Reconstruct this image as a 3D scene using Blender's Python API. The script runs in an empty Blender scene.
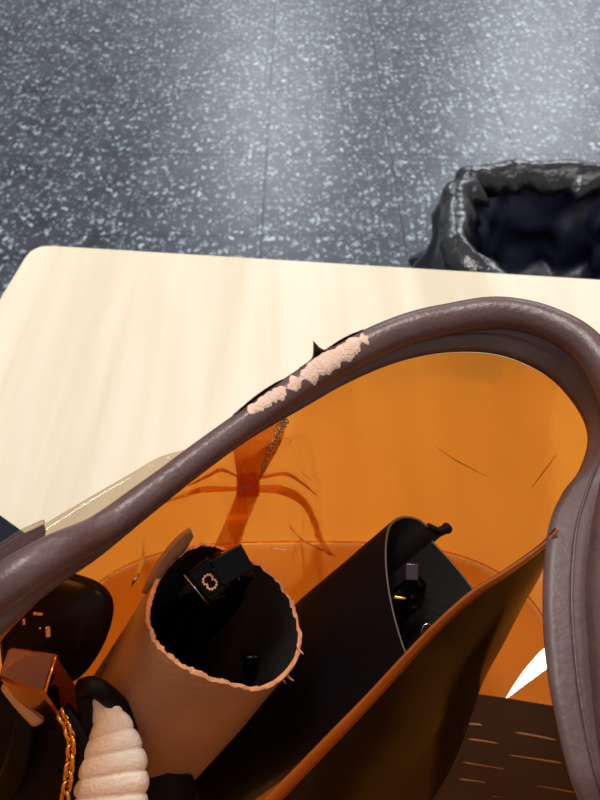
import bpy, bmesh, math, random
from mathutils import Vector, Matrix, noise
random.seed(4)
PI = math.pi
S = bpy.context.scene
COL = S.collection

# ------------------------------------------------------------------ camera
PITCH = math.radians(54)
CAM = Vector((0, 0, 1.25))
cd = bpy.data.cameras.new('camera')
cam = bpy.data.objects.new('camera', cd)
COL.objects.link(cam)
cam.location = CAM
cam.rotation_euler = (PI/2 - PITCH, 0, 0)
cd.sensor_fit = 'HORIZONTAL'; cd.sensor_width = 36; cd.lens = 36
cd.clip_start = 0.01
cd.dof.use_dof = True; cd.dof.focus_distance = 0.30; cd.dof.aperture_fstop = 22
S.camera = cam

# ------------------------------------------------------------------ world, lights, exposure
w = bpy.data.worlds.new('world'); S.world = w; w.use_nodes = True
w.node_tree.nodes['Background'].inputs[0].default_value = (1.0, 0.97, 0.95, 1)
w.node_tree.nodes['Background'].inputs[1].default_value = 0.42
def area(name, loc, size, power, col, target=None, sy=None):
    l = bpy.data.lights.new(name, 'AREA'); l.energy = power; l.color = col
    l.shape = 'RECTANGLE'; l.size = size; l.size_y = sy or size
    o = bpy.data.objects.new(name, l); COL.objects.link(o); o.location = loc
    if target is not None:
        o.rotation_euler = (Vector(target)-Vector(loc)).to_track_quat('-Z', 'Y').to_euler()
    return o
area('ceiling_lamp', (-0.15, 1.1, 2.75), 0.5, 25, (1.0, 0.955, 0.90))
area('ceiling_lamp', (-0.5, 0.45, 2.75), 0.32, 7, (1.0, 0.97, 0.93))
area('ceiling_lamp', (1.5, 0.9, 2.75), 0.5, 10, (1.0, 0.95, 0.9))
area('ceiling_lamp', (-0.35, 6.4, 2.75), 1.1, 130, (0.88, 0.95, 1.0), sy=3.2)
area('ceiling_lamp', (2.6, 6.4, 2.75), 1.2, 170, (0.88, 0.95, 1.0), sy=3.2)
S.view_settings.view_transform = 'Standard'; S.view_settings.look = 'None'
S.view_settings.gamma = 1; S.view_settings.use_curve_mapping = False
S.view_settings.exposure = 0.2

# ------------------------------------------------------------------ geometry helpers
sp_, cp_ = math.sin(PITCH), math.cos(PITCH)
FW = Vector((0, cp_, -sp_)); UP = Vector((0, sp_, cp_)); RT = Vector((1, 0, 0))
def ray(x, y): return FW + RT*((x-300)/600) - UP*((y-400)/600)
def dp(x, y, d): return CAM + ray(x, y)*d
def atz(x, y, z):
    r = ray(x, y); return CAM + r*((z-CAM.z)/r.z)
def hit(x, y, p0, n):
    r = ray(x, y); return CAM + r*((p0-CAM).dot(n)/r.dot(n))

def cr(P, n, closed=False):
    """Catmull-Rom through tuples or vectors, n samples per span."""
    P = [Vector(p) for p in P]; out = []; m = len(P)
    spans = m if closed else m-1
    for i in range(spans):
        if closed: a, b, c, d = P[(i-1) % m], P[i], P[(i+1) % m], P[(i+2) % m]
        else: a, b, c, d = P[max(i-1, 0)], P[i], P[i+1], P[min(i+2, m-1)]
        for k in range(n):
            t = k/n
            out.append(0.5*((2*b)+(c-a)*t+(2*a-5*b+4*c-d)*t*t+(3*b-a-3*c+d)*t**3))
    if not closed: out.append(P[-1].copy())
    return out

def link(name, me, mat=None, parent=None, smooth=True):
    o = bpy.data.objects.new(name, me); COL.objects.link(o)
    if mat: me.materials.append(mat)
    if smooth:
        for p in me.polygons: p.use_smooth = True
    if len(me.polygons) < 200 and smooth:          # bevelled boxes keep flat main faces
        big = max(p.area for p in me.polygons)
        for p in me.polygons:
            if len(p.vertices) == 4 and name in FLATS and p.area > 0.12*big: p.use_smooth = False
    if parent: o.parent = parent
    return o
FLATS = ('clasp', 'temple_end', 'temple_plate', 'hinge_block', 'hinge_plate', 'strap_knot')
def pyd(name, v, f, mat=None, parent=None, smooth=True):
    me = bpy.data.meshes.new(name); me.from_pydata([tuple(x) for x in v], [], f); me.update()
    bm = bmesh.new(); bm.from_mesh(me); bmesh.ops.recalc_face_normals(bm, faces=bm.faces); bm.to_mesh(me); bm.free()
    return link(name, me, mat, parent, smooth)
def frames(P, closed=False):
    T = []
    n = len(P)
    for i in range(n):
        a = P[(i-1) % n] if (closed or i > 0) else P[i]
        b = P[(i+1) % n] if (closed or i < n-1) else P[i]
        T.append((b-a).normalized())
    return T
def tube_geo(P, R, seg=12, closed=False, upv=Vector((0, 0, 1)), flat=1.0):
    T = frames(P, closed); v = []; f = []
    for i, p in enumerate(P):
        s = T[i].cross(upv); s.normalize(); u = s.cross(T[i]).normalized()
        r = R[i] if isinstance(R, (list, tuple)) else R
        for k in range(seg):
            a = 2*PI*k/seg
            v.append(p + s*(math.cos(a)*r) + u*(math.sin(a)*r*flat))
    n = len(P)
    for i in range(n if closed else n-1):
        for k in range(seg):
            j = (i+1) % n
            f.append((i*seg+k, i*seg+(k+1) % seg, j*seg+(k+1) % seg, j*seg+k))
    if not closed:
        f.append(tuple(range(seg))); f.append(tuple((n-1)*seg+k for k in range(seg)))
    return v, f
def tube(name, P, R, mat, parent=None, **k):
    v, f = tube_geo(P, R, **k); return pyd(name, v, f, mat, parent)
def grid(name, rows, mat, parent=None, closed=False, thick=0.0):
    v = []; f = []; m = len(rows[0])
    for r in rows: v += [p.copy() for p in r]
    for i in range(len(rows)-1):
        for k in range(m if closed else m-1):
            a, b = i*m+k, i*m+(k+1) % m
            f.append((a, b, b+m, a+m))
    me = bpy.data.meshes.new(name); me.from_pydata([tuple(x) for x in v], [], f); me.update()
    o = link(name, me, mat, parent)
    if thick:
        md = o.modifiers.new('Solidify', 'SOLIDIFY'); md.thickness = thick; md.offset = 0
    return o
def box(name, size, mat, parent=None, loc=(0, 0, 0), bev=0.0, M=None, seg=3):
    bm = bmesh.new(); bmesh.ops.create_cube(bm, size=1)
    bmesh.ops.scale(bm, vec=size, verts=bm.verts)
    if bev: bmesh.ops.bevel(bm, geom=bm.edges[:], offset=bev, segments=seg, affect='EDGES', profile=0.5)
    if M is not None: bmesh.ops.transform(bm, matrix=M, verts=bm.verts)
    bmesh.ops.translate(bm, vec=loc, verts=bm.verts)
    me = bpy.data.meshes.new(name); bm.to_mesh(me); bm.free()
    return link(name, me, mat, parent, smooth=bool(bev))
def ball(name, c, r, mat, parent=None, sc=(1, 1, 1), seg=10):
    bm = bmesh.new(); bmesh.ops.create_uvsphere(bm, u_segments=seg, v_segments=max(6, seg//2+2), radius=r)
    bmesh.ops.scale(bm, vec=sc, verts=bm.verts); bmesh.ops.translate(bm, vec=c, verts=bm.verts)
    me = bpy.data.meshes.new(name); bm.to_mesh(me); bm.free(); return link(name, me, mat, parent)
def root(name, label, cat, loc=(0, 0, 0), group=None):
    o = bpy.data.objects.new(name, None); COL.objects.link(o)
    o.empty_display_size = 0.02
    o['label'] = label; o['category'] = cat
    if group: o['group'] = group
    o.location = loc
    return o
def settle(r):
    """children were built in world coordinates: cancel the empty's own offset"""
    for c in r.children:
        c.matrix_parent_inverse = Matrix.Translation(-Vector(r.location))
def basisM(x, y, z): return Matrix((x, y, z)).transposed().to_4x4()

# ------------------------------------------------------------------ materials
def sr(r, g, b):
    f = lambda c: (c/255/12.92) if c <= 10 else ((c/255+0.055)/1.055)**2.4
    return (f(r), f(g), f(b), 1)
def mat(name, col, rough=0.5, metal=0.0, spec=0.5, bump=0.0, bscale=50, bdist=0.001, coat=0.0, var=0.0, vscale=20, sheen=0):
    m = bpy.data.materials.new(name); m.use_nodes = True
    nt = m.node_tree; b = nt.nodes['Principled BSDF']
    b.inputs['Base Color'].default_value = col; b.inputs['Roughness'].default_value = rough
    b.inputs['Metallic'].default_value = metal; b.inputs['Specular IOR Level'].default_value = spec
    b.inputs['Coat Weight'].default_value = coat; b.inputs['Coat Roughness'].default_value = 0.08
    tc = nt.nodes.new('ShaderNodeNewGeometry')
    if bump:
        n = nt.nodes.new('ShaderNodeTexNoise'); n.inputs['Scale'].default_value = bscale; n.inputs['Detail'].default_value = 4
        nt.links.new(tc.outputs['Position'], n.inputs['Vector'])
        bp = nt.nodes.new('ShaderNodeBump'); bp.inputs['Strength'].default_value = bump; bp.inputs['Distance'].default_value = bdist
        nt.links.new(n.outputs['Fac'], bp.inputs['Height']); nt.links.new(bp.outputs['Normal'], b.inputs['Normal'])
    n2 = nt.nodes.new('ShaderNodeTexNoise'); n2.inputs['Scale'].default_value = vscale; n2.inputs['Detail'].default_value = 5
    nt.links.new(tc.outputs['Position'], n2.inputs['Vector'])
    rmp = nt.nodes.new('ShaderNodeMapRange'); v = var or 0.06
    rmp.inputs['From Min'].default_value = 0.3; rmp.inputs['From Max'].default_value = 0.7
    rmp.inputs['To Min'].default_value = 1-v; rmp.inputs['To Max'].default_value = 1+v
    nt.links.new(n2.outputs['Fac'], rmp.inputs['Value'])
    mx = nt.nodes.new('ShaderNodeVectorMath'); mx.operation = 'SCALE'; mx.inputs[0].default_value = col[:3]
    nt.links.new(rmp.outputs['Result'], mx.inputs['Scale']); nt.links.new(mx.outputs['Vector'], b.inputs['Base Color'])
    return m
def pvc(name, tint, body, bodyfac, rough=0.08, bump=0.35, bscale=22, spec=1.0):
    """thin coloured transparent plastic: tinted see-through + a little scattering + clear gloss"""
    m = bpy.data.materials.new(name); m.use_nodes = True; nt = m.node_tree; nt.nodes.clear(); N = nt.nodes.new
    out = N('ShaderNodeOutputMaterial'); tr = N('ShaderNodeBsdfTransparent'); tr.inputs[0].default_value = tint
    df = N('ShaderNodeBsdfDiffuse'); df.inputs[0].default_value = body
    tl = N('ShaderNodeBsdfTranslucent'); tl.inputs[0].default_value = body
    ad = N('ShaderNodeMixShader'); ad.inputs[0].default_value = 0.6
    nt.links.new(df.outputs[0], ad.inputs[1]); nt.links.new(tl.outputs[0], ad.inputs[2])
    m1 = N('ShaderNodeMixShader'); m1.inputs[0].default_value = bodyfac
    nt.links.new(tr.outputs[0], m1.inputs[1]); nt.links.new(ad.outputs[0], m1.inputs[2])
    gl = N('ShaderNodeBsdfGlossy'); gl.inputs['Roughness'].default_value = rough
    g = N('ShaderNodeNewGeometry'); no = N('ShaderNodeTexNoise'); no.inputs['Scale'].default_value = bscale; no.inputs['Detail'].default_value = 1.5
    no.inputs['Distortion'].default_value = 0.8
    bp = N('ShaderNodeBump'); bp.inputs['Strength'].default_value = bump; bp.inputs['Distance'].default_value = 0.01
    nt.links.new(g.outputs['Position'], no.inputs['Vector']); nt.links.new(no.outputs['Fac'], bp.inputs['Height'])
    nt.links.new(bp.outputs['Normal'], gl.inputs['Normal'])
    fr = N('ShaderNodeFresnel'); fr.inputs['IOR'].default_value = 1.46
    mu = N('ShaderNodeMath'); mu.operation = 'MULTIPLY'; mu.inputs[1].default_value = spec
    nt.links.new(fr.outputs[0], mu.inputs[0])
    m2 = N('ShaderNodeMixShader'); nt.links.new(mu.outputs[0], m2.inputs[0])
    nt.links.new(m1.outputs[0], m2.inputs[1]); nt.links.new(gl.outputs[0], m2.inputs[2])
    nt.links.new(m2.outputs[0], out.inputs['Surface'])
    return m

M_leather = mat('mauve_brown_leather', sr(86, 60, 57), 0.36, bump=0.35, bscale=420, var=0.14, vscale=60)
M_facing = mat('facing_leather', sr(86, 62, 59), 0.45, bump=0.3, bscale=350, var=0.14, vscale=50)
M_peel = mat('peeled_backing', sr(222, 186, 166), 0.9, bump=0.9, bscale=900, var=0.1, vscale=300)
M_orange = pvc('orange_plastic', (1.0, 0.43, 0.065, 1), (1.0, 0.25, 0.018, 1), 0.35, rough=0.16, bump=0.12, bscale=14, spec=0.5)
M_basepl = pvc('base_plastic', (1.0, 0.80, 0.42, 1), (0.98, 0.42, 0.06, 1), 0.3, rough=0.16, bump=0.12, bscale=14, spec=0.5)
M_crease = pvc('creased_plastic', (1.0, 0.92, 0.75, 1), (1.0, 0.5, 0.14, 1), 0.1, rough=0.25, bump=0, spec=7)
M_amber = pvc('amber_plastic', (0.93, 0.60, 0.24, 1), (0.6, 0.2, 0.03, 1), 0.12, bump=0.1, spec=0.6)
M_glint = pvc('glint_plastic', (1.0, 0.82, 0.55, 1), (0.95, 0.5, 0.1, 1), 0.0, rough=0.05, bump=0.0, spec=4)
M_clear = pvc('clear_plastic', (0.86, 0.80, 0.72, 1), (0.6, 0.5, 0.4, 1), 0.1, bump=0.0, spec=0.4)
M_smoke = pvc('brown_plastic', (0.14, 0.05, 0.015, 1), (0.024, 0.013, 0.008, 1), 0.93, rough=0.18, bump=0.06, spec=0.6)
M_tan = mat('tan_leather', sr(152, 108, 80), 0.5, bump=0.45, bscale=260, var=0.1, vscale=35)
M_tanedge = mat('raw_tan_edge', sr(205, 140, 95), 0.8, bump=0.7, bscale=700, var=0.2, vscale=200)
M_lining = mat('dark_lining', sr(14, 10, 10), 0.75, bump=0.4, bscale=300)
M_black = mat('black_leather', sr(9, 6, 10), 0.5, spec=0.15, bump=0.25, bscale=300)
M_blackedge = mat('grey_raw_edge', sr(96, 84, 76), 0.7)
M_gloss = mat('black_acetate', sr(5, 4, 5), 0.22, spec=0.12)
M_lens = mat('dark_lens', sr(8, 6, 8), 0.1, spec=0.4)
M_gold = mat('gold_metal', sr(230, 170, 70), 0.18, metal=1.0)
M_rose = mat('rose_gold_stone', sr(255, 200, 150), 0.2, metal=0.45)
M_chrome = mat('polished_dark_metal', sr(170, 108, 76), 0.08, metal=1.0)
M_silver = mat('grey_metal', sr(190, 180, 175), 0.2, metal=1.0)
M_fabric = mat('off_white_fabric', sr(240, 226, 210), 0.85, bump=0.7, bscale=500, var=0.06, vscale=90)
M_darkbrown = pvc('dark_brown_plastic', (0.05, 0.02, 0.01, 1), (0.028, 0.012, 0.008, 1), 0.85, rough=0.25, bump=0.05, spec=0.3)
M_navy = mat('dark_navy_cover', sr(20, 24, 38), 0.7, spec=0.15)
M_slot = mat('dark_brown_board', sr(46, 27, 18), 0.5, var=0.1)
M_slit = mat('tan_slit', sr(130, 82, 46), 0.6)
M_liner = mat('black_bin_liner', sr(22, 22, 28), 0.22, bump=1.0, bscale=38, spec=0.6, bdist=0.006)
M_linerin = mat('inner_bin_liner', sr(30, 32, 52), 0.4, bump=0.8, bscale=14, spec=0.5, bdist=0.006)
M_bin = mat('grey_bin_plastic', sr(60, 62, 66), 0.5)
M_metalleg = mat('grey_leg_metal', sr(120, 120, 122), 0.4, metal=0.8)

def wood():
    m = bpy.data.materials.new('pale_wood_laminate'); m.use_nodes = True; nt = m.node_tree; N = nt.nodes.new; b = nt.nodes['Principled BSDF']
    tc = N('ShaderNodeTexCoord'); mp = N('ShaderNodeMapping')
    mp.inputs['Rotation'].default_value = (0, 0, math.radians(-4)); mp.inputs['Scale'].default_value = (26, 2.2, 1)
    nt.links.new(tc.outputs['Object'], mp.inputs[0])
    n = N('ShaderNodeTexNoise'); n.inputs['Scale'].default_value = 1; n.inputs['Detail'].default_value = 6; n.inputs['Distortion'].default_value = 0.6
    nt.links.new(mp.outputs[0], n.inputs['Vector'])
    mp2 = N('ShaderNodeMapping'); mp2.inputs['Scale'].default_value = (7, 0.8, 1); nt.links.new(tc.outputs['Object'], mp2.inputs[0])
    n2 = N('ShaderNodeTexNoise'); n2.inputs['Scale'].default_value = 1; n2.inputs['Detail'].default_value = 2
    nt.links.new(mp2.outputs[0], n2.inputs['Vector'])
    ad = N('ShaderNodeMath'); ad.operation = 'ADD'; nt.links.new(n.outputs[0], ad.inputs[0]); nt.links.new(n2.outputs[0], ad.inputs[1])
    r = N('ShaderNodeValToRGB'); r.color_ramp.elements[0].position = 0.75; r.color_ramp.elements[0].color = sr(208, 195, 170)
    r.color_ramp.elements[1].position = 1.2; r.color_ramp.elements[1].color = sr(226, 216, 196)
    dv = N('ShaderNodeMath'); dv.operation = 'MULTIPLY'; dv.inputs[1].default_value = 0.5
    r.color_ramp.elements[0].position = 0.36; r.color_ramp.elements[1].position = 0.62
    nt.links.new(ad.outputs[0], dv.inputs[0]); nt.links.new(dv.outputs[0], r.inputs[0])
    nt.links.new(r.outputs[0], b.inputs['Base Color']); b.inputs['Roughness'].default_value = 0.38
    return m
def terrazzo():
    m = bpy.data.materials.new('dark_speckled_floor'); m.use_nodes = True; nt = m.node_tree; N = nt.nodes.new; b = nt.nodes['Principled BSDF']
    g = N('ShaderNodeNewGeometry')
    base = N('ShaderNodeTexNoise'); base.inputs['Scale'].default_value = 7; base.inputs['Detail'].default_value = 8
    nt.links.new(g.outputs['Position'], base.inputs['Vector'])
    r0 = N('ShaderNodeValToRGB'); r0.color_ramp.elements[0].color = sr(34, 35, 44); r0.color_ramp.elements[1].color = sr(66, 70, 82)
    r0.color_ramp.elements[0].position = 0.3; r0.color_ramp.elements[1].position = 0.72
    nt.links.new(base.outputs[0], r0.inputs[0]); cur = r0.outputs[0]
    for sc, rad, keep, col, off in ((42, 0.34, 0.46, sr(146, 162, 176), 0), (74, 0.36, 0.48, sr(114, 130, 148), 3.1), (32, 0.25, 0.2, sr(176, 190, 204), 7.7)):
        mp = N('ShaderNodeMapping'); mp.inputs['Location'].default_value = (off, off*0.7, 0); mp.inputs['Scale'].default_value = (1, 0.8, 1)
        nt.links.new(g.outputs['Position'], mp.inputs[0])
        wn = N('ShaderNodeTexNoise'); wn.inputs['Scale'].default_value = sc*0.9; wn.inputs['Detail'].default_value = 2
        nt.links.new(mp.outputs[0], wn.inputs['Vector'])
        sc_ = N('ShaderNodeVectorMath'); sc_.operation = 'SCALE'; sc_.inputs['Scale'].default_value = 1.6/sc
        nt.links.new(wn.outputs['Color'], sc_.inputs[0])
        ad = N('ShaderNodeVectorMath'); nt.links.new(mp.outputs[0], ad.inputs[0]); nt.links.new(sc_.outputs[0], ad.inputs[1])
        v = N('ShaderNodeTexVoronoi'); v.voronoi_dimensions = '2D'; v.inputs['Scale'].default_value = sc
        nt.links.new(ad.outputs[0], v.inputs['Vector'])
        lt = N('ShaderNodeMapRange'); lt.inputs['From Min'].default_value = rad; lt.inputs['From Max'].default_value = rad-0.12
        nt.links.new(v.outputs['Distance'], lt.inputs['Value'])
        sx = N('ShaderNodeSeparateColor'); nt.links.new(v.outputs['Color'], sx.inputs[0])
        kp = N('ShaderNodeMath'); kp.operation = 'LESS_THAN'; kp.inputs[1].default_value = keep; nt.links.new(sx.outputs[0], kp.inputs[0])
        mu = N('ShaderNodeMath'); mu.operation = 'MULTIPLY'; nt.links.new(lt.outputs[0], mu.inputs[0]); nt.links.new(kp.outputs[0], mu.inputs[1])
        mu2 = N('ShaderNodeMath'); mu2.operation = 'MULTIPLY'; nt.links.new(mu.outputs[0], mu2.inputs[0]); nt.links.new(sx.outputs[1], mu2.inputs[1])
        mu3 = N('ShaderNodeMath'); mu3.operation = 'MULTIPLY'; mu3.use_clamp = True; mu3.inputs[1].default_value = 1.5; nt.links.new(mu2.outputs[0], mu3.inputs[0])
        mx = N('ShaderNodeMix'); mx.data_type = 'RGBA'; nt.links.new(mu3.outputs[0], mx.inputs[0]); nt.links.new(cur, mx.inputs[6]); mx.inputs[7].default_value = col
        cur = mx.outputs[2]
    nt.links.new(cur, b.inputs['Base Color']); b.inputs['Roughness'].default_value = 0.42
    return m
M_wood = wood(); M_floor = terrazzo()

# ------------------------------------------------------------------ floor of square vinyl tiles
fl = box('floor', (12, 14, 0.02), M_navy, loc=(0, 4, -0.014)); fl['kind'] = 'structure'
TS = 0.457
tp = None
for i in range(-4, 6):
    for j in range(-1, 12):
        x0 = -0.123 + i*TS; y0 = 1.105 + (j-1)*TS
        if tp is None:
            tp = box('tile', (TS-0.0012, TS-0.0012, 0.004), M_floor, fl, bev=0.0004, seg=1); o = tp
            for p in tp.data.polygons: p.use_smooth = False
        else:
            o = tp.copy(); COL.objects.link(o)
        o.location = (x0+TS/2, y0+TS/2, -0.002)

# ------------------------------------------------------------------ table
TZ = 0.752
tr = root('table', 'pale cream wood-grain table with rounded corners standing under the orange bag', 'table', (0.35, 0.25, 0))
A = atz(34, 244, TZ); B = atz(600, 279, TZ); C = atz(0, 300, TZ)
ux = (B-A).normalized(); uy = Vector((C-A)); uy = (uy - 0*ux).normalized()
def round_poly(P, rad, n=7):
    out = []
    for i, p in enumerate(P):
        a = (P[i-1]-p).normalized(); b = (P[(i+1) % len(P)]-p).normalized()
        s = p+a*rad; e = p+b*rad
        for k in range(n+1):
            t = k/n; out.append((1-t)**2*s+2*t*(1-t)*p+t*t*e)
    return out
c0 = A - ux*0.002
quad = [c0, c0+ux*1.2, c0+ux*1.2+uy*0.85, c0+uy*0.85]
outl = round_poly(quad, 0.026)
rows = []
for dz, ins in ((-0.028, 0.004), (-0.026, 0.0), (-0.003, 0.0), (-0.0008, 0.0008), (0, 0.003)):
    cen = sum(quad, Vector())/4
    rows.append([Vector((p.x, p.y, TZ+dz)) + (Vector((cen.x-p.x, cen.y-p.y, 0)).normalized()*ins) for p in outl])
v = [p for r in rows for p in r]; m_ = len(outl); f = []
for i in range(len(rows)-1):
    for k in range(m_): f.append((i*m_+k, i*m_+(k+1) % m_, (i+1)*m_+(k+1) % m_, (i+1)*m_+k))
f.append(tuple(range(m_))); f.append(tuple(range(len(v)-m_, len(v))))
top = pyd('tabletop', v, f, M_wood, tr, smooth=False)
for q, sx, sy in ((quad[0], 1, 1), (quad[1], -1, 1), (quad[2], -1, -1), (quad[3], 1, -1)):
    p = q + ux*0.14*sx + uy*0.10*sy
    P = [Vector((p.x, p.y, 0.0)), Vector((p.x, p.y, TZ-0.027))]
    tube('leg', P, 0.019, M_metalleg, tr, seg=16, upv=Vector((1, 0, 0)))
settle(tr)

# ------------------------------------------------------------------ waste bin behind the table
bc = Vector((0.59, 1.095, 0)); ZR = 0.40
bn = root('waste_bin', 'waste bin lined with a crinkled black plastic bag on the floor behind the table', 'waste bin', (bc.x, bc.y, 0))
def sup(a, rx, ry, e=2.8):
    c, s = math.cos(a), math.sin(a)
    return Vector((rx*math.copysign(abs(c)**(2/e), c), ry*math.copysign(abs(s)**(2/e), s), 0))
NB = 120
def ring(z, sc, wob=0, fr=1.0, seed=0):
    out = []
    for k in range(NB):
        a = 2*PI*k/NB; p = sup(a, 0.26*sc, 0.245*sc)
        d = noise.noise(Vector((math.cos(a)*3*fr+seed, math.sin(a)*3*fr, z*14+seed)))*wob
        out.append(bc + p*(1+d*4) + Vector((0, 0, z + d*0.25)))
    return out
grid('bin_body', [ring(z, s) for z, s in ((0.0, 0.01), (0.0, 0.74), (0.01, 0.78), (0.2, 0.87), (ZR-0.01, 0.95), (ZR, 0.965), (ZR, 0.95), (0.2, 0.85), (0.03, 0.76), (0.03, 0.01))], M_bin, bn, closed=True)
grid('bin_liner', [ring(z, s, wb, 1.6) for z, s, wb in ((0.10, 1.20, 0.04), (0.17, 1.12, 0.035), (0.22, 1.06, 0.03), (0.27, 1.04, 0.03), (0.32, 1.03, 0.03), (0.36, 1.03, 0.03), (0.39, 1.03, 0.025),
      (ZR+0.005, 1.01, 0.02), (ZR+0.014, 0.96, 0.02), (ZR+0.018, 0.89, 0.03), (ZR+0.010, 0.82, 0.04), (ZR-0.01, 0.75, 0.05), (ZR-0.03, 0.70, 0.05))], M_liner, bn, closed=True, thick=0.001)
ins = []
for t in range(17):
    u = t/16; z = ZR-0.03 - 0.25*u; s = 0.70 - 0.08*u - (0.52*(max(0, u-0.8)/0.2)**2 if u > 0.8 else 0)
    ins.append(ring(z, s, 0.05+0.02*min(1, u*4), 0.9, seed=5))
grid('liner_inside', ins, M_linerin, bn, closed=True)
settle(bn)

# ------------------------------------------------------------------ the orange tote
bag = root('tote_bag', 'see-through orange plastic tote with worn mauve-brown leather rim, open on the table', 'bag', (0.02, 0.08, TZ))
# rolled rim: image place and distance of its centre line, then its return out of view below the lens
rimk = [(-60, 636, .205), (0, 589, .20), (50, 556, .21), (100, 530, .235), (150, 494, .25), (200, 456, .265), (250, 420, .28), (300, 385, .29),
        (350, 355, .298), (400, 332, .302), (450, 319, .303), (500, 313, .30), (545, 322, .292), (585, 345, .28), (612, 385, .267), (624, 430, .255),
        (620, 480, .245), (611, 530, .232), (606, 590, .218), (610, 650, .206), (616, 710, .196), (626, 770, .187), (640, 830, .18)]
rimP = [dp(*k) for k in rimk]
rimrad = [8.0, 7.6, 7.2, 6.4, 6.2, 6.2, 6.4, 7.0, 7.9, 8.2, 8.2, 8.2, 8.0, 7.8, 7.6, 7.4, 7.2, 7.0, 7.0, 7.0, 7.0, 7.0, 7.0, 7.2, 7.4, 7.6, 7.8, 8.0]
near = [Vector((0.088, -0.022, 1.06)), Vector((0.045, -0.050, 1.065)), Vector((-0.03, -0.062, 1.06)), Vector((-0.11, -0.05, 1.055)), Vector((-0.15, 0.0, 1.045))]
loopP = rimP + near
rim = cr(loopP, 10, closed=True)
NR = len(rim)
RR = [q.x*0.001 for q in cr([(a, 0, 0) for a in rimrad], 10, closed=True)]
def leatherR(i):
    return RR[i % NR] + 0.00025*noise.noise(rim[i]*60)
tube('rim_piping', rim, [leatherR(i) for i in range(NR)], M_leather, bag, seg=24, closed=True)
# flat facing inside the roll
ink = [(-60, 690, .205), (0, 634, .203), (50, 590, .213), (100, 555, .237), (150, 514, .252), (200, 474, .267), (250, 438, .282), (300, 409, .293),
       (350, 381, .302), (400, 361, .307), (450, 352, .309), (500, 355, .307), (545, 374, .30), (575, 404, .29), (589, 436, .277), (581, 470, .262),
       (562, 496, .25), (548, 530, .236), (543, 590, .221), (545, 650, .209), (553, 705, .199), (568, 770, .19), (592, 830, .183)]
inP = [dp(*k) for k in ink]
def inset(p, d, dz):
    c = Vector((0.0, 0.06, 0)); q = Vector((c.x-p.x, c.y-p.y, 0)).normalized()*d; return p+q+Vector((0, 0, dz))
innear = [inset(p, 0.011, -0.004) for p in near]
inner = cr(inP+innear, 10, closed=True)
rows = []
for t in range(7):
    u = t/6
    rows.append([rim[i].lerp(inner[i], u) + Vector((0, 0, 0.0012*math.sin(PI*u)-0.003*(1-u))) for i in range(NR)])
grid('rim_facing', rows, M_facing, bag, closed=True, thick=0.0016)
# raised stitched ridge along the facing
ridge = [rim[i].lerp(inner[i], 0.56) + Vector((0, 0, 0.0012)) for i in range(NR)]
tube('seam_ridge', ridge, 0.0006, M_leather, bag, seg=6, closed=True)

# base outline on the table, same parameter as the rim
def base_pt(i):
    p = inner[i]
    c = Vector((0.005, 0.072, 0)); d = Vector((p.x-c.x, p.y-c.y, 0))
    a = math.atan2(d.y, d.x); q = sup(a, 0.20 if d.x < 0 else 0.20, 0.135, 3.2)
    return Vector((c.x+q.x, c.y+q.y, TZ+0.0025))
base = [base_pt(i) for i in range(NR)]
NV = 40; wall = []
for t in range(NV+1):
    u = t/NV; row = []
    for i in range(NR):
        p = inner[i].lerp(base[i], u)
        c = Vector((0.005, 0.072, p.z)); d = (p-c); d.z = 0; dn = d.normalized()
        bul = (0.010 + 0.02*max(0, -dn.x) + 0.035*max(0, dn.x)*min(1, max(0, (0.13-p.y)*12)))*math.sin(PI*min(1, u*1.0))
        q = Vector((p.x*9, p.y*9, p.z*7))
        wv = (noise.noise(q)*0.006 + noise.noise(q*2.6+Vector((4, 0, 0)))*0.0018)*math.sin(PI*u)
        row.append(p + dn*(bul+wv) + Vector((0, 0, -0.0005)))
    wall.append(row)
grid('plastic_wall', wall, M_orange, bag, closed=True)
bc2 = Vector((0.005, 0.072, TZ+0.0025)); rows = []
for t in range(7): rows.append([base[i].lerp(bc2, t/6*0.985) for i in range(NR)])
grid('plastic_base', rows, M_basepl, bag, closed=True)
tube('base_seam', base, 0.0011, M_amber, bag, seg=6, closed=True)

from mathutils.bvhtree import BVHTree
_v = [p for r in wall for p in r]
WT = BVHTree.FromPolygons(_v, [(i*NR+k, i*NR+(k+1) % NR, (i+1)*NR+(k+1) % NR, (i+1)*NR+k) for i in range(NV) for k in range(NR)])
def onw(x, y, off=-0.003):
    d = ray(x, y); h = WT.ray_cast(CAM, d.normalized())[0]
    return h + d.normalized()*off if h else dp(x, y, 0.35)
# peeled area: follows the roll, with a ragged outline
T = frames(rim, True)
def onrim(par, ang, off):
    """par: rim sample (float); ang: 0 outward/side, 90 deg up"""
    i = int(par) % NR; j = (i+1) % NR; fr = par-int(par)
    p = rim[i].lerp(rim[j], fr); t = T[i].lerp(T[j], fr).normalized()
    s = t.cross(Vector((0, 0, 1))).normalized(); u = s.cross(t).normalized(); r = leatherR(i)+off
    return p + s*(math.cos(ang)*r) + u*(math.sin(ang)*r)
def patch_shape(x):
    """half outline in angle for x in 0..1 along the patch; returns (low, high) degrees"""
    keys = [(0, 96, 100), (.03, 84, 112), (.09, 72, 124), (.16, 68, 132), (.23, 78, 134), (.29, 82, 132), (.335, 104, 134), (.36, 110, 136), (.385, 84, 136), (.41, 70, 136), (.43, 100, 134), (.46, 108, 134),
            (.50, 92, 150), (.56, 66, 150), (.62, 58, 150), (.70, 70, 152), (.75, 92, 152), (.80, 88, 144), (.86, 80, 138), (.92, 84, 130), (.97, 94, 122), (1, 104, 108)]
    for a, b in zip(keys, keys[1:]):
        if x <= b[0]:
            t = (x-a[0])/(b[0]-a[0]); return (a[1]+(b[1]-a[1])*t, a[2]+(b[2]-a[2])*t)
    return keys[-1][1:]
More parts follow.
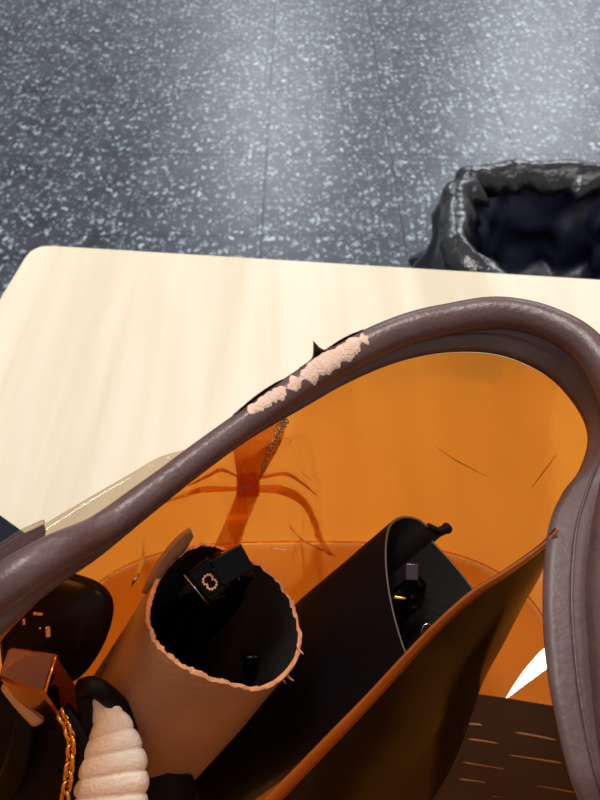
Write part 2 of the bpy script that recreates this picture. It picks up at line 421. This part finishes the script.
def sample_near(px, py):
    best = min(range(NR), key=lambda i: (rim[i]-hit(px, py, rim[i], FW)).length if (rim[i]-CAM).dot(FW) > 0.1 else 9)
    return best
i0, i1 = sample_near(243, 425), sample_near(372, 350)
W = 15; L = 170; v = []; f = []
for a in range(L+1):
    x = a/L; lo, hi = patch_shape(x)
    lo += -12 + -8*(x > .45) + noise.noise(Vector((x*20, 1, 0)))*24 + noise.noise(Vector((x*50, 1, 5)))*8; hi += -10 + noise.noise(Vector((x*17, 7, 0)))*26 + noise.noise(Vector((x*48, 9, 0)))*10
    if x < .03 or x > .97: lo, hi = (lo*0.5+55, hi*0.5+45)
    for b in range(W+1):
        y = b/W; edge = min(y, 1-y, x*6, (1-x)*6)
        off = 0.00015 + 0.00035*min(1, edge*6) + 0.00018*noise.noise(Vector((x*70, y*9, 3)))
        v.append(onrim(i0+(i1-i0)*x, math.radians(180-(lo+(hi-lo)*y)) , off))
for a in range(L):
    for b in range(W): k = a*(W+1)+b; f.append((k, k+1, k+W+2, k+W+1))
pp = pyd('peeled_patch', v, f, M_peel, bag); pp['label'] = 'pale beige backing bared where the leather has peeled off the rim'
def flake(x0, x1, ang0, ang1, lift, tipx=None):
    v = []; f = []; n = 14; m = 5
    for a in range(n+1):
        x = x0+(x1-x0)*a/n
        h = lift*max(0.0, math.sin(PI*a/n))**0.7 if tipx is None else lift*max(0, 1-abs(x-tipx)/((x1-x0)/2))**5
        for b in range(m+1):
            y = b/m
            v.append(onrim(i0+(i1-i0)*x, math.radians(180-(ang0+(ang1-ang0)*y)), 0.0003+h*y**1.3+0.0002*noise.noise(Vector((x*30, y*3, 9)))))
    for a in range(n):
        for b in range(m): k = a*(m+1)+b; f.append((k, k+1, k+m+2, k+m+1))
    me = bpy.data.meshes.new('leather_flake'); me.from_pydata([tuple(q) for q in v], [], f); o = link('leather_flake', me, M_leather, bag)
    md = o.modifiers.new('Solidify', 'SOLIDIFY'); md.thickness = 0.0004
    return o
flake(-0.03, 0.36, 14, 52, 0.0016)
flake(0.50, 0.76, 12, 50, 0.0090, tipx=0.645)
flake(0.66, 1.0, 10, 48, 0.0011)

# leather corner tab; pale strip added for the shade outside the rim at left
tabk = [(-20, 560), (0, 548), (22, 534), (44, 524), (46, 531), (44, 541), (25, 560), (0, 580), (-20, 590)]
v = [dp(x, y, .235) for x, y in tabk] + [dp(x, y, .241) for x, y in tabk]; n_ = len(tabk)
f = [tuple(range(n_)), tuple(range(n_, 2*n_))] + [(k, (k+1) % n_, (k+1) % n_+n_, k+n_) for k in range(n_)]
pyd('corner_tab', v, f, M_leather, bag, smooth=False)
tube('tab_piping', cr([dp(x, y-1.5, .238) for x, y in ((-20, 560), (0, 547), (22, 533), (44, 523))], 5), 0.0009, M_clear, bag, seg=8)
shadeO = cr([dp(*k) for k in ((30, 533, .25), (48, 522, .255), (90, 497, .265), (130, 474, .275), (160, 457, .28), (190, 449, .283))], 5)
shadeI = cr([dp(*k) for k in ((30, 560, .245), (48, 550, .25), (90, 526, .262), (130, 498, .272), (165, 472, .278), (195, 448, .283))], 5)
grid('shade_strip', [[a.lerp(b, t/3) for a, b in zip(shadeO, shadeI)] for t in range(4)], M_clear, bag, thick=0.0006)

# outside of the far wall: amber plastic strap pinched at a knot, with a small chain
def strip(name, Lk, Rk, m, par, n=6, thick=0.0008, bend=0.0):
    a = cr([onw(k[0], k[1]) for k in Lk], n); b = cr([onw(k[0], k[1]) for k in Rk], n)
    rows = []
    for t in range(7):
        u = t/6; rows.append([p.lerp(q, u) - ray(300, 480)*bend*math.sin(PI*u) for p, q in zip(a, b)])
    return grid(name, rows, m, par, thick=thick)
D = 0
strap = strip('plastic_strap', [(232, 425, D), (233, 445, D), (236, 468, D), (238, 484, D), (236, 495, D), (226, 520, D), (215, 545, D), (205, 565, D)],
              [(288, 415, D), (282, 440, D), (268, 466, D), (258, 484, D), (258, 495, D), (248, 520, D), (240, 545, D), (232, 570, D)], M_amber, bag, bend=0.002)
for nm, K, r in (('strap_fold', [(238, 489, D), (222, 489, D), (200, 490, D), (180, 497, D), (160, 504, D)], 0.0024),
                 ('strap_fold', [(258, 489, D), (280, 490, D), (300, 499, D), (312, 516, D), (319, 537, D), (330, 554, D)], 0.0042),
                 ('strap_fold', [(240, 478, D), (222, 470, D), (208, 476, D), (188, 486, D)], 0.0015),
                 ('strap_fold', [(260, 478, D), (285, 474, D), (302, 483, D), (317, 496, D)], 0.0015),
                 ('strap_fold', [(290, 527, D), (302, 540, D), (318, 548, D), (335, 556, D)], 0.0011)):
    P = cr([onw(k[0], k[1], -0.004) for k in K], 8); n_ = len(P)
    tube(nm, P, [r*(0.35+0.65*math.sin(PI*min(1, (i+1)/(n_)*0.9+0.1))) for i in range(n_)], M_amber, bag, seg=10, flat=0.6)
v = []
kn = box('strap_knot', (0.016, 0.017, 0.005), M_amber, bag, bev=0.002, M=basisM(RT, UP, -FW), loc=onw(248, 485, -0.005))
ch = tube('chain_core', cr([onw(287, 420, -0.006), onw(277, 436, -0.006), onw(268, 455, -0.006), onw(262, 476, -0.006)], 6), 0.0006, M_silver, bag, seg=6)
cp = cr([onw(286, 421, -0.006), onw(277, 436, -0.006), onw(268, 455, -0.006), onw(263, 470, -0.006)], 6)
proto = None
for i, p in enumerate(cp):
    if proto is None:
        bm = bmesh.new(); bmesh.ops.create_uvsphere(bm, u_segments=8, v_segments=6, radius=0.0013); bmesh.ops.scale(bm, vec=(1.5, 0.8, 0.8), verts=bm.verts)
        me = bpy.data.meshes.new('chain_bead'); bm.to_mesh(me); bm.free(); proto = link('bead', me, M_silver, ch); o = proto
    else:
        o = proto.copy(); COL.objects.link(o)
    o.location = p; o.rotation_euler = (0.3, 0.4, 0.9 if i % 2 else -0.5)

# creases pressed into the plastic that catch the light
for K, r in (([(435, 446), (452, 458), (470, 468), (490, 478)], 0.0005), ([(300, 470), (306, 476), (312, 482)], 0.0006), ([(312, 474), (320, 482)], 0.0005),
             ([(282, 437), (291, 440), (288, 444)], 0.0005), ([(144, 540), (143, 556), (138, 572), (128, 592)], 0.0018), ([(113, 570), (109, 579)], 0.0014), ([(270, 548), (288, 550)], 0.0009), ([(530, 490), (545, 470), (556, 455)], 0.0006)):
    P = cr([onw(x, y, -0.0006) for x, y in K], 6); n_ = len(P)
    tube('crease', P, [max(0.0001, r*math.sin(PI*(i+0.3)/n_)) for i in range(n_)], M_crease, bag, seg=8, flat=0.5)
# crescent sheet added for its glint, turned so that it mirrors the ceiling lamp
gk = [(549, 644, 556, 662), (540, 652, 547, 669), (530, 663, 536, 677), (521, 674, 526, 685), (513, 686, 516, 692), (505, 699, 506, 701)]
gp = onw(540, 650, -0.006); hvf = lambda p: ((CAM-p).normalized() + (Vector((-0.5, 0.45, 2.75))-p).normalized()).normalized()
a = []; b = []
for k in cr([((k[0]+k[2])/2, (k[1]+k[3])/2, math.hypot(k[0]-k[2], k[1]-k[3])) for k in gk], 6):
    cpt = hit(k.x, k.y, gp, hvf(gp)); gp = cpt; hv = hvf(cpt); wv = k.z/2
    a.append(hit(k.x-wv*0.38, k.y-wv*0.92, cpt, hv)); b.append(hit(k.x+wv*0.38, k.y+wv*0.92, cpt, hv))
grid('glint_sheet', [[p.lerp(q, t/4) for p, q in zip(a, b)] for t in range(5)], M_glint, bag)

# inner plastic divider running from the right side down to the lower left
topk = [(556, 528, .232), (540, 545, .235), (505, 570, .24), (470, 592, .245), (436, 622, .25), (404, 655, .255), (366, 696, .26), (330, 733, .262), (296, 768, .265), (262, 803, .267), (225, 845, .27), (190, 890, .27)]
botk = [(556, 530, .234), (541, 572, .27), (522, 606, .285), (502, 645, .30), (485, 676, .31), (474, 704, .318), (464, 735, .32), (449, 770, .32), (430, 802, .32), (405, 840, .32), (375, 880, .32), (345, 920, .32)]
a = cr([dp(*k) for k in topk], 6); b = cr([dp(*k) for k in botk], 6); rows = []
nrm = Vector((0.45, -0.45, 0.75)).normalized()
for t in range(19):
    u = t/18
    rows.append([p.lerp(q, u) + nrm*0.007*math.sin(PI*u)*min(1, i/25) for i, (p, q) in enumerate(zip(a, b))])
dv = grid('divider_panel', rows, M_smoke, bag, thick=0.0008); dv['label'] = 'glossy brown see-through inner panel slanting across the opening'
band = [[p.lerp(q, u)+nrm*0.0012 for p, q in zip(a, b)] for u in (-0.012, 0.03, 0.075)]
M_edge = mat('orange_edge_band', sr(150, 74, 20), 0.3, coat=0.4)
grid('divider_edge', band, M_edge, bag, thick=0.0012)
settle(bag)

# ------------------------------------------------------------------ slotted brown box low in the bag
sh = root('slotted_box', 'dark brown box with rows of pale slits low in the right of the bag', 'box', dp(510, 760, .40))
def slot_d(x, y): return dp(x, y, 0.345 - (x-450)*0.0002)
outk = [(462, 692), (500, 697), (548, 705), (600, 712), (610, 760), (612, 830), (560, 850), (440, 850), (418, 800), (438, 745)]
a = [slot_d(*k) for k in outk]; nn = ray(510, 760).normalized()*0.004; n_ = len(a)
pyd('panel', a+[Vector((p.x, p.y, TZ+0.005)) for p in a], [tuple(range(n_)), tuple(range(n_, 2*n_))]+[(k, (k+1) % n_, (k+1) % n_+n_, k+n_) for k in range(n_)], M_slot, sh, smooth=False)
for x0, y0, x1, y1 in ((468, 724, 482, 725), (468, 739, 498, 743), (514, 732, 556, 740), (506, 754, 562, 763), (462, 762, 509, 769), (459, 779, 488, 782), (532, 784, 574, 792), (489, 795, 522, 799), (540, 806, 575, 811), (470, 812, 500, 816)):
    P = [slot_d(x0, y0), slot_d((x0+x1)/2, (y0+y1)/2-0.3), slot_d(x1, y1)]
    P = [p-nn*0.1 for p in cr(P, 3)]; tube('slit', P, [0.0004]+[0.0008]*(len(P)-2)+[0.0004], M_slit, sh, seg=6, flat=0.6)
settle(sh)

# ------------------------------------------------------------------ rolled cases
def sweep(rootname, label, cat, mouthk, depth, A0, A1, tilt, mats, thick, rings=22, jag=0.0, closed=True, shrink=0.0, bottom=True):
    """a sheet following the mouth outline, swept along the case's axis; outer skin, lining, raw edge"""
    ax = (A1-A0); ln = ax.length; ax.normalize()
    n = ax.lerp(tilt, 0.5).normalized() if tilt is not None else ax
    r = root(rootname, label, cat, A1)
    M0 = cr([hit(x, y, A0, n) for x, y in mouthk], 8, closed=closed)
    c = sum(M0, Vector())/len(M0); m = len(M0)
    Tn = frames(M0, closed)
    N_ = [t.cross(ax).normalized() for t in Tn]
    if sum((M0[i]-c).dot(N_[i]) for i in range(m)) < 0: N_ = [-q for q in N_]
    def row(u, off, jg=0):
        out = []
        for i, p in enumerate(M0):
            j = jg*noise.noise(Vector((i*0.9, 3.3, off*900))) + jg*0.5*noise.noise(Vector((i*0.25, 8, 1)))
            wob = 0.0012*noise.noise(p*35+Vector((0, 0, u*4)))*min(1, u*5)
            q = p + (c-p)*shrink*u
            out.append(q + ax*(ln*u + j) + N_[i]*(off+wob))
        return out
    U = [0, .006, .02]+[k/rings for k in range(1, rings+1)]
    grid('outer_skin', [row(u, 0, jag if k < 2 else 0) for k, u in enumerate(U)], mats[0], r, closed=closed)
    grid('lining', [row(u, -thick, jag if k < 2 else 0) for k, u in enumerate(U)], mats[1], r, closed=closed)
    e = [row(0, 0.0, jag), [a_-ax*0.0005+N_[i]*0.0002 for i, a_ in enumerate(row(0, -thick*0.35, jag*1.3))], [a_-ax*0.0003 for a_ in row(0, -thick*0.7, jag*1.3)], row(0, -thick, jag)]
    grid('raw_edge', e, mats[2], r, closed=closed)
    if bottom:
        cc = c+ax*ln
        rb = [row(1, 0), [p.lerp(cc, 0.5) for p in row(1, 0)], [p.lerp(cc, 0.98) for p in row(1, 0)]]
        grid('bottom', rb, mats[0], r, closed=closed)
    settle(r)
    return r, M0, c, ax, ln, N_
# tan rolled case: outline starts at the free tab at the back
tank = [(236, 554), (222, 547), (205, 543), (190, 546), (172, 558), (157, 577), (148, 600), (147, 625), (158, 648), (178, 665), (205, 678), (235, 687), (262, 690), (284, 678), (298, 658), (301, 634), (294, 606), (280, 582), (260, 564)]
A0 = dp(222, 615, .30); A1 = dp(108, 768, .352); A1 = A0 + (A1-A0)*1.4
tanr, tM, tc_, tax, tln, tN = sweep('glasses_case', 'tan leather tube-shaped glasses case with a frayed rim, holding black sunglasses', 'case', tank, 0.3, A0, A1, None, (M_tan, M_lining, M_tanedge), 0.0022, jag=0.0018, shrink=0.03)
# lifted overlap tongue at the back left of the rim
Lk = [(142, 592, .296), (151, 573, .293), (164, 553, .291), (178, 537, .290), (190, 528, .290)]
Rk = [(150, 594, .299), (160, 577, .297), (172, 561, .296), (184, 550, .296), (193, 535, .293)]
a = cr([dp(*k) for k in Lk], 6); b = cr([dp(*k) for k in Rk], 6)
o = grid('overlap_tongue', [[p.lerp(q, t/4)+Vector((0, 0, 0.001))*math.sin(PI*t/4) for p, q in zip(a, b)] for t in range(5)], M_tan, tanr, thick=0.0022)
o.matrix_parent_inverse = Matrix.Translation(-Vector(tanr.location))
# frayed tufts on the right of the rim
for x, y, dx, dy in ((301, 652, 5, 5), (287, 675, 7, 6), (290, 679, 8, 3), (283, 680, 6, 7)):
    P = [dp(x-3, y-3, .297), dp(x+dx*0.2, y+dy*0.2, .297), dp(x+dx*0.5, y+dy*0.5, .297)]
    o = tube('frayed_fibre', P, [0.0016, 0.0013, 0.0005], M_tanedge, tanr, seg=6, flat=0.4, upv=Vector((0.3, 0.8, 0.2)))
    o.matrix_parent_inverse = Matrix.Translation(-Vector(tanr.location))

# black case with a curled lip: open curve that starts at the hook tip
blk = [(447, 528), (441, 531), (430, 528), (418, 519), (403, 516), (391, 522), (386, 536), (385, 560), (388, 590), (395, 622), (406, 655), (420, 672), (440, 668), (462, 648), (478, 625), (478, 600), (468, 582), (450, 560), (432, 541)]
B0 = dp(425, 590, .335); B1 = dp(218, 752, .40); B1 = B0 + (B1-B0)*1.1
bax = (B1-B0).normalized()
br, bM, bc_, baxv, bln, bN = sweep('glasses_case', 'large black leather glasses case with a curled lip, lying between tan case and brown panel', 'case', blk, .33, B0, B1, ray(420, 590).normalized(), (M_black, M_lining, M_blackedge), 0.0016, closed=False)
o = None
for p in [0]:
    P = cr([bM[0]-baxv*0.0005, bM[4]-baxv*0.0005, bM[10], bM[18]], 5)
    o = tube('lip_roll', P, [0.0035]*5+[0.003]*5+[0.0022]*6, M_black, br, seg=10, upv=baxv)
    o.matrix_parent_inverse = Matrix.Translation(-Vector(br.location))

# ------------------------------------------------------------------ folded sunglasses
def sunglasses(rname, label, O, ex, ey, ez, emblem=True):
    """folded pair: ex across the front, ey up the front (towards the mouth), ez thickness; O = hinge corner at the mouth"""
    M = basisM(ex, ey, ez); M.translation = O
    r = root(rname, label, 'sunglasses', O - ey*0.0)
    def T_(p): return M @ Vector(p)
    # front frame: two rims along -ey direction (glasses stand on end in the case)
    for s in (0, 1):
        cy = -0.030 - s*0.060
        P = [T_((0.0 + 0.021*math.copysign(abs(math.cos(t))**0.8, math.cos(t)), cy+0.025*math.copysign(abs(math.sin(t))**0.8, math.sin(t)), 0)) for t in [2*PI*k/36 for k in range(36)]]
        rf = tube('frame_rim', P, 0.0026, M_gloss, r, seg=10, closed=True, upv=ez)
        v = [T_((0, cy, 0.0006))]+[p for p in P]; pyd('lens', v, [(0, 1+k, 1+(k+1) % 36) for k in range(36)], M_lens, r)
    tube('bridge', [T_((0.006, -0.053, 0)), T_((0.009, -0.060, 0)), T_((0.006, -0.067, 0))], 0.002, M_gloss, r, seg=8, upv=ez)
    # hinge block and folded temples
    box('hinge_block', (0.0145, 0.017, 0.010), M_gloss, r, bev=0.0012, M=basisM(ex, ey, ez), loc=T_((0.007, -0.004, 0.000)))
    for s, z in ((0, 0.006), (1, 0.011)):
        me_P = cr([T_((-0.007-0.002*s, 0.001-0.002*s, z)), T_((-0.006, -0.03, z+0.001)), T_((-0.004, -0.075, z+0.002)), T_((-0.010, -0.115, z))], 6)
        n_ = len(me_P)
        tube('temple', me_P, [0.0052*(1-0.5*i/n_) for i in range(n_)], M_gloss, r, seg=12, upv=ez, flat=0.4)
    settle(r); return r, T_
# first pair, in the tan case: hinge block pokes towards the back of the mouth
O1 = dp(222, 580, .305)
e_up = (-tax).normalized()
e_x = (dp(240, 558, .3)-dp(212, 578, .3)).normalized(); e_x = (e_x - e_up*e_x.dot(e_up)).normalized(); e_z = e_x.cross(e_up)
sg, T1 = sunglasses('sunglasses', 'black sunglasses with a sparkling rose gold emblem, standing in the tan case', O1 + e_up*0.004, e_x, e_up, e_z)
# block, temple plate and emblem as they face the lens
vz = -(ray(225, 575).normalized()); 
def facing(ang):
    x = (RT*math.cos(ang)+UP*math.sin(ang)); x = (x-vz*x.dot(vz)).normalized(); y = vz.cross(x); return basisM(x, y, vz)
def addp(o, r): o.matrix_parent_inverse = Matrix.Translation(-Vector(r.location)); return o
addp(box('temple_end', (0.0165, 0.0135, 0.012), M_gloss, sg, bev=0.0008, M=facing(math.radians(30)), loc=dp(232, 565, .288)), sg)
pl = addp(box('temple_plate', (0.018, 0.013, 0.003), M_gloss, sg, bev=0.0014, M=facing(math.radians(-52)), loc=dp(209, 580, .292)), sg)
for x0, y0, x1, y1 in ((184, 575, 209, 605), (214, 569, 226, 583), (233, 571, 240, 580), (218, 575, 224, 572)):
    addp(tube('metal_line', [dp(x0, y0, .2865), dp((x0+x1)/2, (y0+y1)/2, .2863), dp(x1, y1, .2865)], 0.00035, M_silver, sg, seg=6), sg)
Mf = facing(math.radians(-48)); ec = dp(210, 582, .2855)
em = addp(box('emblem_mount', (0.0085, 0.0055, 0.0008), M_gloss, sg, bev=0.0003, M=Mf, loc=ec+ray(210, 582)*0.002), sg)
proto = None
for s in (-1, 1):
    for k in range(9):
        t = math.radians(48+33*k)
        q = Vector((s*0.0014 - s*0.0021*math.cos(t), 0.0025*math.sin(t), 0.0003*s))
        if proto is None:
            bm = bmesh.new(); bmesh.ops.create_icosphere(bm, subdivisions=1, radius=0.00078)
            me = bpy.data.meshes.new('stone'); bm.to_mesh(me); bm.free(); proto = link('stone', me, M_rose, em, smooth=False); o = proto
        else: o = proto.copy(); COL.objects.link(o)
        o.location = ec + (Mf.to_3x3() @ q)
# rounded temple tip near the front of the mouth
addp(tube('temple_tip', cr([dp(251, 655, .302), dp(250, 672, .305), dp(244, 690, .33), dp(235, 700, .36)], 5), 0.0042, M_gloss, sg, seg=12, flat=0.5), sg)

O2 = dp(425, 575, .35)
e_up = (-baxv).normalized(); e_x = (dp(440, 560, .33)-dp(400, 590, .33)).normalized(); e_x = (e_x-e_up*e_x.dot(e_up)).normalized(); e_z = e_x.cross(e_up)
sg2, T2 = sunglasses('sunglasses', 'plain dark sunglasses with a small gold glint inside the black case', O2 - e_up*0.01, e_x, e_up, e_z)
vz = -(ray(405, 600).normalized())
addp(box('gold_glint', (0.0062, 0.0016, 0.0014), M_gold, sg2, bev=0.0004, M=facing(math.radians(-8)), loc=dp(400, 598, .322)), sg2)  # gold glint inside the dark case, modelled as a small bar
addp(box('hinge_plate', (0.007, 0.009, 0.002), mat('plum_acetate', sr(46, 34, 46), 0.2), sg2, bev=0.0006, M=facing(math.radians(-5)), loc=dp(412, 572, .33)), sg2)
addp(tube('glint_ring', [dp(427+5*math.cos(t), 632+8*math.sin(t), .318) for t in [2*PI*k/20 for k in range(20)]], 0.0006, M_silver, sg2, seg=6, closed=True, upv=vz), sg2)  # second glint in the case, modelled as a thin ring

# ------------------------------------------------------------------ dark rounded pouch behind, left
dpk = [(0, 575), (20, 560), (70, 572), (100, 583), (113, 600), (111, 625), (98, 655), (76, 680), (40, 690), (5, 680)]
rt_ = root('pouch', 'dark brown glossy rounded pouch under the leather rim beside the tan case', 'pouch', dp(40, 630, .36))
c = Vector(dp(40, 628, .295)); prof = []
O_ = cr([dp(x, y, .295) for x, y in dpk], 6, closed=True); nn = ray(40, 630).normalized()
for u, s in ((-1, .02), (-.95, .5), (-.6, .85), (-.2, .97), (0, 1.0), (2, .97), (5, .8), (6, .5), (6.2, .02)):
    prof.append([c+(p-dp(40, 628, .295))*s + nn*0.012*u for p in O_])
grid('pouch_body', prof, M_darkbrown, rt_, closed=True)
proto = None
for x, y, sx_, sy_, an in ((38, 614, .0045, .0016, -8), (24, 622, .0014, .003, 10), (48, 632, .0022, .005, 12)):
    vz = -(ray(x, y).normalized())
    b_ = box('amber_glint', (sx_, sy_, 0.0012), mat('amber_glint', sr(214, 130, 70), 0.2, metal=0.6), rt_, bev=0.0005, M=facing(math.radians(an)), loc=dp(x, y, .281))  # small amber reflections on the pouch, built as coloured plates
settle(rt_)

# ------------------------------------------------------------------ black purse in the lower left with metal clasp and gold chain
pu = root('purse', 'small black leather purse with square metal clasp and gold chain, lower left', 'purse', dp(60, 780, .38))
pk = [(-20, 680), (-5, 672), (20, 690), (60, 715), (100, 725), (150, 735), (185, 765), (200, 800), (190, 850), (100, 880), (-10, 880)]
O_ = cr([dp(x, y, .305) for x, y in pk], 6, closed=True); c = dp(60, 770, .305); nn = ray(60, 770).normalized()
rows = [[c+(p-c)*s + nn*0.012*u for p in O_] for u, s in ((-1, .02), (-.97, .5), (-.8, .8), (-.4, .95), (0, 1.0), (.4, .99), (4, .93), (8, .7), (8.2, .02))]
grid('purse_body', rows, M_black, pu, closed=True)
tube('carry_strap', cr([dp(0, 800, .29), dp(14, 770, .287), (dp(22, 745, .288)), dp(28, 715, .293), dp(40, 695, .30)], 6), 0.006, M_black, pu, seg=14, flat=0.6)
# clasp: polished block
K = {'a': (8, 646), 'b': (54, 654), 'c': (44, 694), 'd': (3, 672), 'e': (88, 702), 'f': (68, 724)}
V0 = dp(57, 653, .262); e2 = dp(44, 695, .253)-V0; e1 = dp(8, 646, .260)-V0; e3 = dp(88, 702, .290)-V0
bm = bmesh.new(); bmesh.ops.create_cube(bm, size=1)
for q in bm.verts: q.co = V0 + e1*(q.co.x+.5) + e2*(q.co.y+.5)*(1-0.25*(q.co.x > 0)) + e3*(q.co.z+.5)
bmesh.ops.bevel(bm, geom=bm.edges[:], offset=0.0011, segments=3, affect='EDGES'); bmesh.ops.recalc_face_normals(bm, faces=bm.faces)
me = bpy.data.meshes.new('clasp'); bm.to_mesh(me); bm.free(); cl = link('clasp', me, M_chrome, pu); cl['label'] = 'polished reflective metal clasp block'
up_ = -ray(50, 670).normalized()*0.0002
tube('clasp_edge', [V0+up_+e2*.06, V0+up_+e2*.5, V0+up_+e2*.94], 0.0006, M_gold, pu, seg=8)
tube('clasp_highlight', cr([dp(12, 682, .268), dp(24, 698, .272), dp(40, 716, .278)], 4), 0.0050, mat('beige_highlight', sr(196, 164, 140), 0.35), pu, seg=16)  # beige highlight beneath the clasp, built as a coloured tube
# black webbing and chain
tube('dark_webbing', cr([dp(60, 705, .272), dp(72, 722, .27), dp(80, 740, .27), dp(76, 765, .27), dp(70, 790, .272), dp(66, 830, .275)], 6), 0.0036, M_black, pu, seg=10, flat=0.5)
chn = cr([dp(60, 712, .268), dp(67, 726, .266), dp(71, 742, .264), dp(70, 760, .263), dp(68, 778, .262), dp(65, 798, .262), dp(62, 830, .263)], 6)
cpart = tube('chain_cord', chn, 0.0006, M_black, pu, seg=6)
bm = bmesh.new()
P = [Vector((0.0030*math.cos(t), 0.0020*math.sin(t), 0)) for t in [2*PI*k/14 for k in range(14)]]
v, f = tube_geo(P, 0.00085, seg=7, closed=True)
me = bpy.data.meshes.new('link'); me.from_pydata([tuple(q) for q in v], [], f)
for p in me.polygons: p.use_smooth = True
me.materials.append(M_gold); bm.free()
Tc = frames(chn)
for i in range(0, len(chn), 1):
    if i % 3: continue
    o = bpy.data.objects.new('link', me); COL.objects.link(o); o.parent = cpart
    t = Tc[i]; s = t.cross(nn).normalized(); u = s.cross(t)
    a = math.radians(35 if i % 2 else -55); s2 = s*math.cos(a)+u*math.sin(a); u2 = t.cross(s2)
    Mx = basisM((t*0.75+s2*0.5).normalized(), s2, u2); Mx.translation = chn[i]; o.matrix_world = Mx
settle(pu)

# ------------------------------------------------------------------ ribbed off-white hair band
hb = root('hair_band', 'off-white ribbed fabric hair band curving beside the gold chain', 'hair band', dp(115, 790, .28))
L_ = [(90, 703), (92, 712), (91, 730), (85, 745), (78, 765), (74, 785), (72, 805), (72, 850)]
R_ = [(98, 697), (112, 700), (128, 714), (138, 732), (146, 752), (149, 775), (149, 800), (147, 850)]
a = cr([dp(x, y, .272) for x, y in L_], 12); b = cr([dp(x, y, .272) for x, y in R_], 12)
rows = []; n_ = len(a)
for i in range(n_):
    s = i/12.0; rib = abs(math.sin(PI*(s*1.0+0.25)))**0.55
    w_ = (a[i]-b[i]).length; row = []
    ax = -ray(115, 750).normalized()
    ctr = a[i].lerp(b[i], .5); half = (b[i]-a[i])/2
    for k in range(28):
        t = 2*PI*k/28; cx = math.cos(t); cz = math.sin(t)
        groove = 1-0.16*math.exp(-((cx-0.42)/0.07)**2)*(cz > 0)
        puck = 0.03*noise.noise(Vector((i*0.35, cx*5, cz*3)))
        sc = (0.90+0.10*rib)
        row.append(ctr + half*cx*sc + ax*(cz*w_*0.36*(0.84+0.16*rib+puck)*groove))
    rows.append(row)
rows = [[sum(rows[0], Vector())/28]*28] + rows
grid('ribbed_fabric', rows, M_fabric, hb, closed=True)
lin = cr([dp(80, 688, .268), dp(92, 686, .266), dp(106, 694, .268), dp(120, 708, .275), dp(134, 728, .282)], 6)
tube('black_core', lin, 0.0042, M_black, hb, seg=12, flat=0.7)
tube('black_core', cr([dp(84, 694, .27), dp(86, 715, .272), dp(84, 735, .276), dp(78, 752, .28)], 5), 0.0035, M_black, hb, seg=12)
settle(hb)

# ------------------------------------------------------------------ dark notebook on the table, left edge
nbk = root('notebook', 'dark navy notebook on the table at the left edge behind the bag rim', 'notebook', atz(-30, 560, TZ))
pts = [atz(-90, 545, TZ), atz(-10, 513, TZ), atz(22, 540, TZ), atz(40, 600, TZ), atz(-60, 620, TZ)]
pts = [atz(-110, 560, TZ), atz(-4, 514, TZ), atz(60, 560, TZ), atz(-50, 620, TZ)]
def slab(name, P, z0, z1, m, r, ins=0):
    c = sum(P, Vector())/len(P); P = [p.lerp(c, ins) for p in P]; P = round_poly(P, 0.006, 4); n = len(P)
    v = [Vector((p.x, p.y, z0)) for p in P]+[Vector((p.x, p.y, z1)) for p in P]
    return pyd(name, v, [tuple(range(n)), tuple(range(n, 2*n))]+[(k, (k+1) % n, (k+1) % n+n, k+n) for k in range(n)], m, r, smooth=False)
slab('back_cover', pts, TZ, TZ+0.0015, M_navy, nbk)
slab('page_block', pts, TZ+0.0015, TZ+0.0095, mat('paper', sr(200, 195, 185), 0.8), nbk, ins=0.04)
slab('front_cover', pts, TZ+0.0095, TZ+0.011, M_navy, nbk)
settle(nbk)
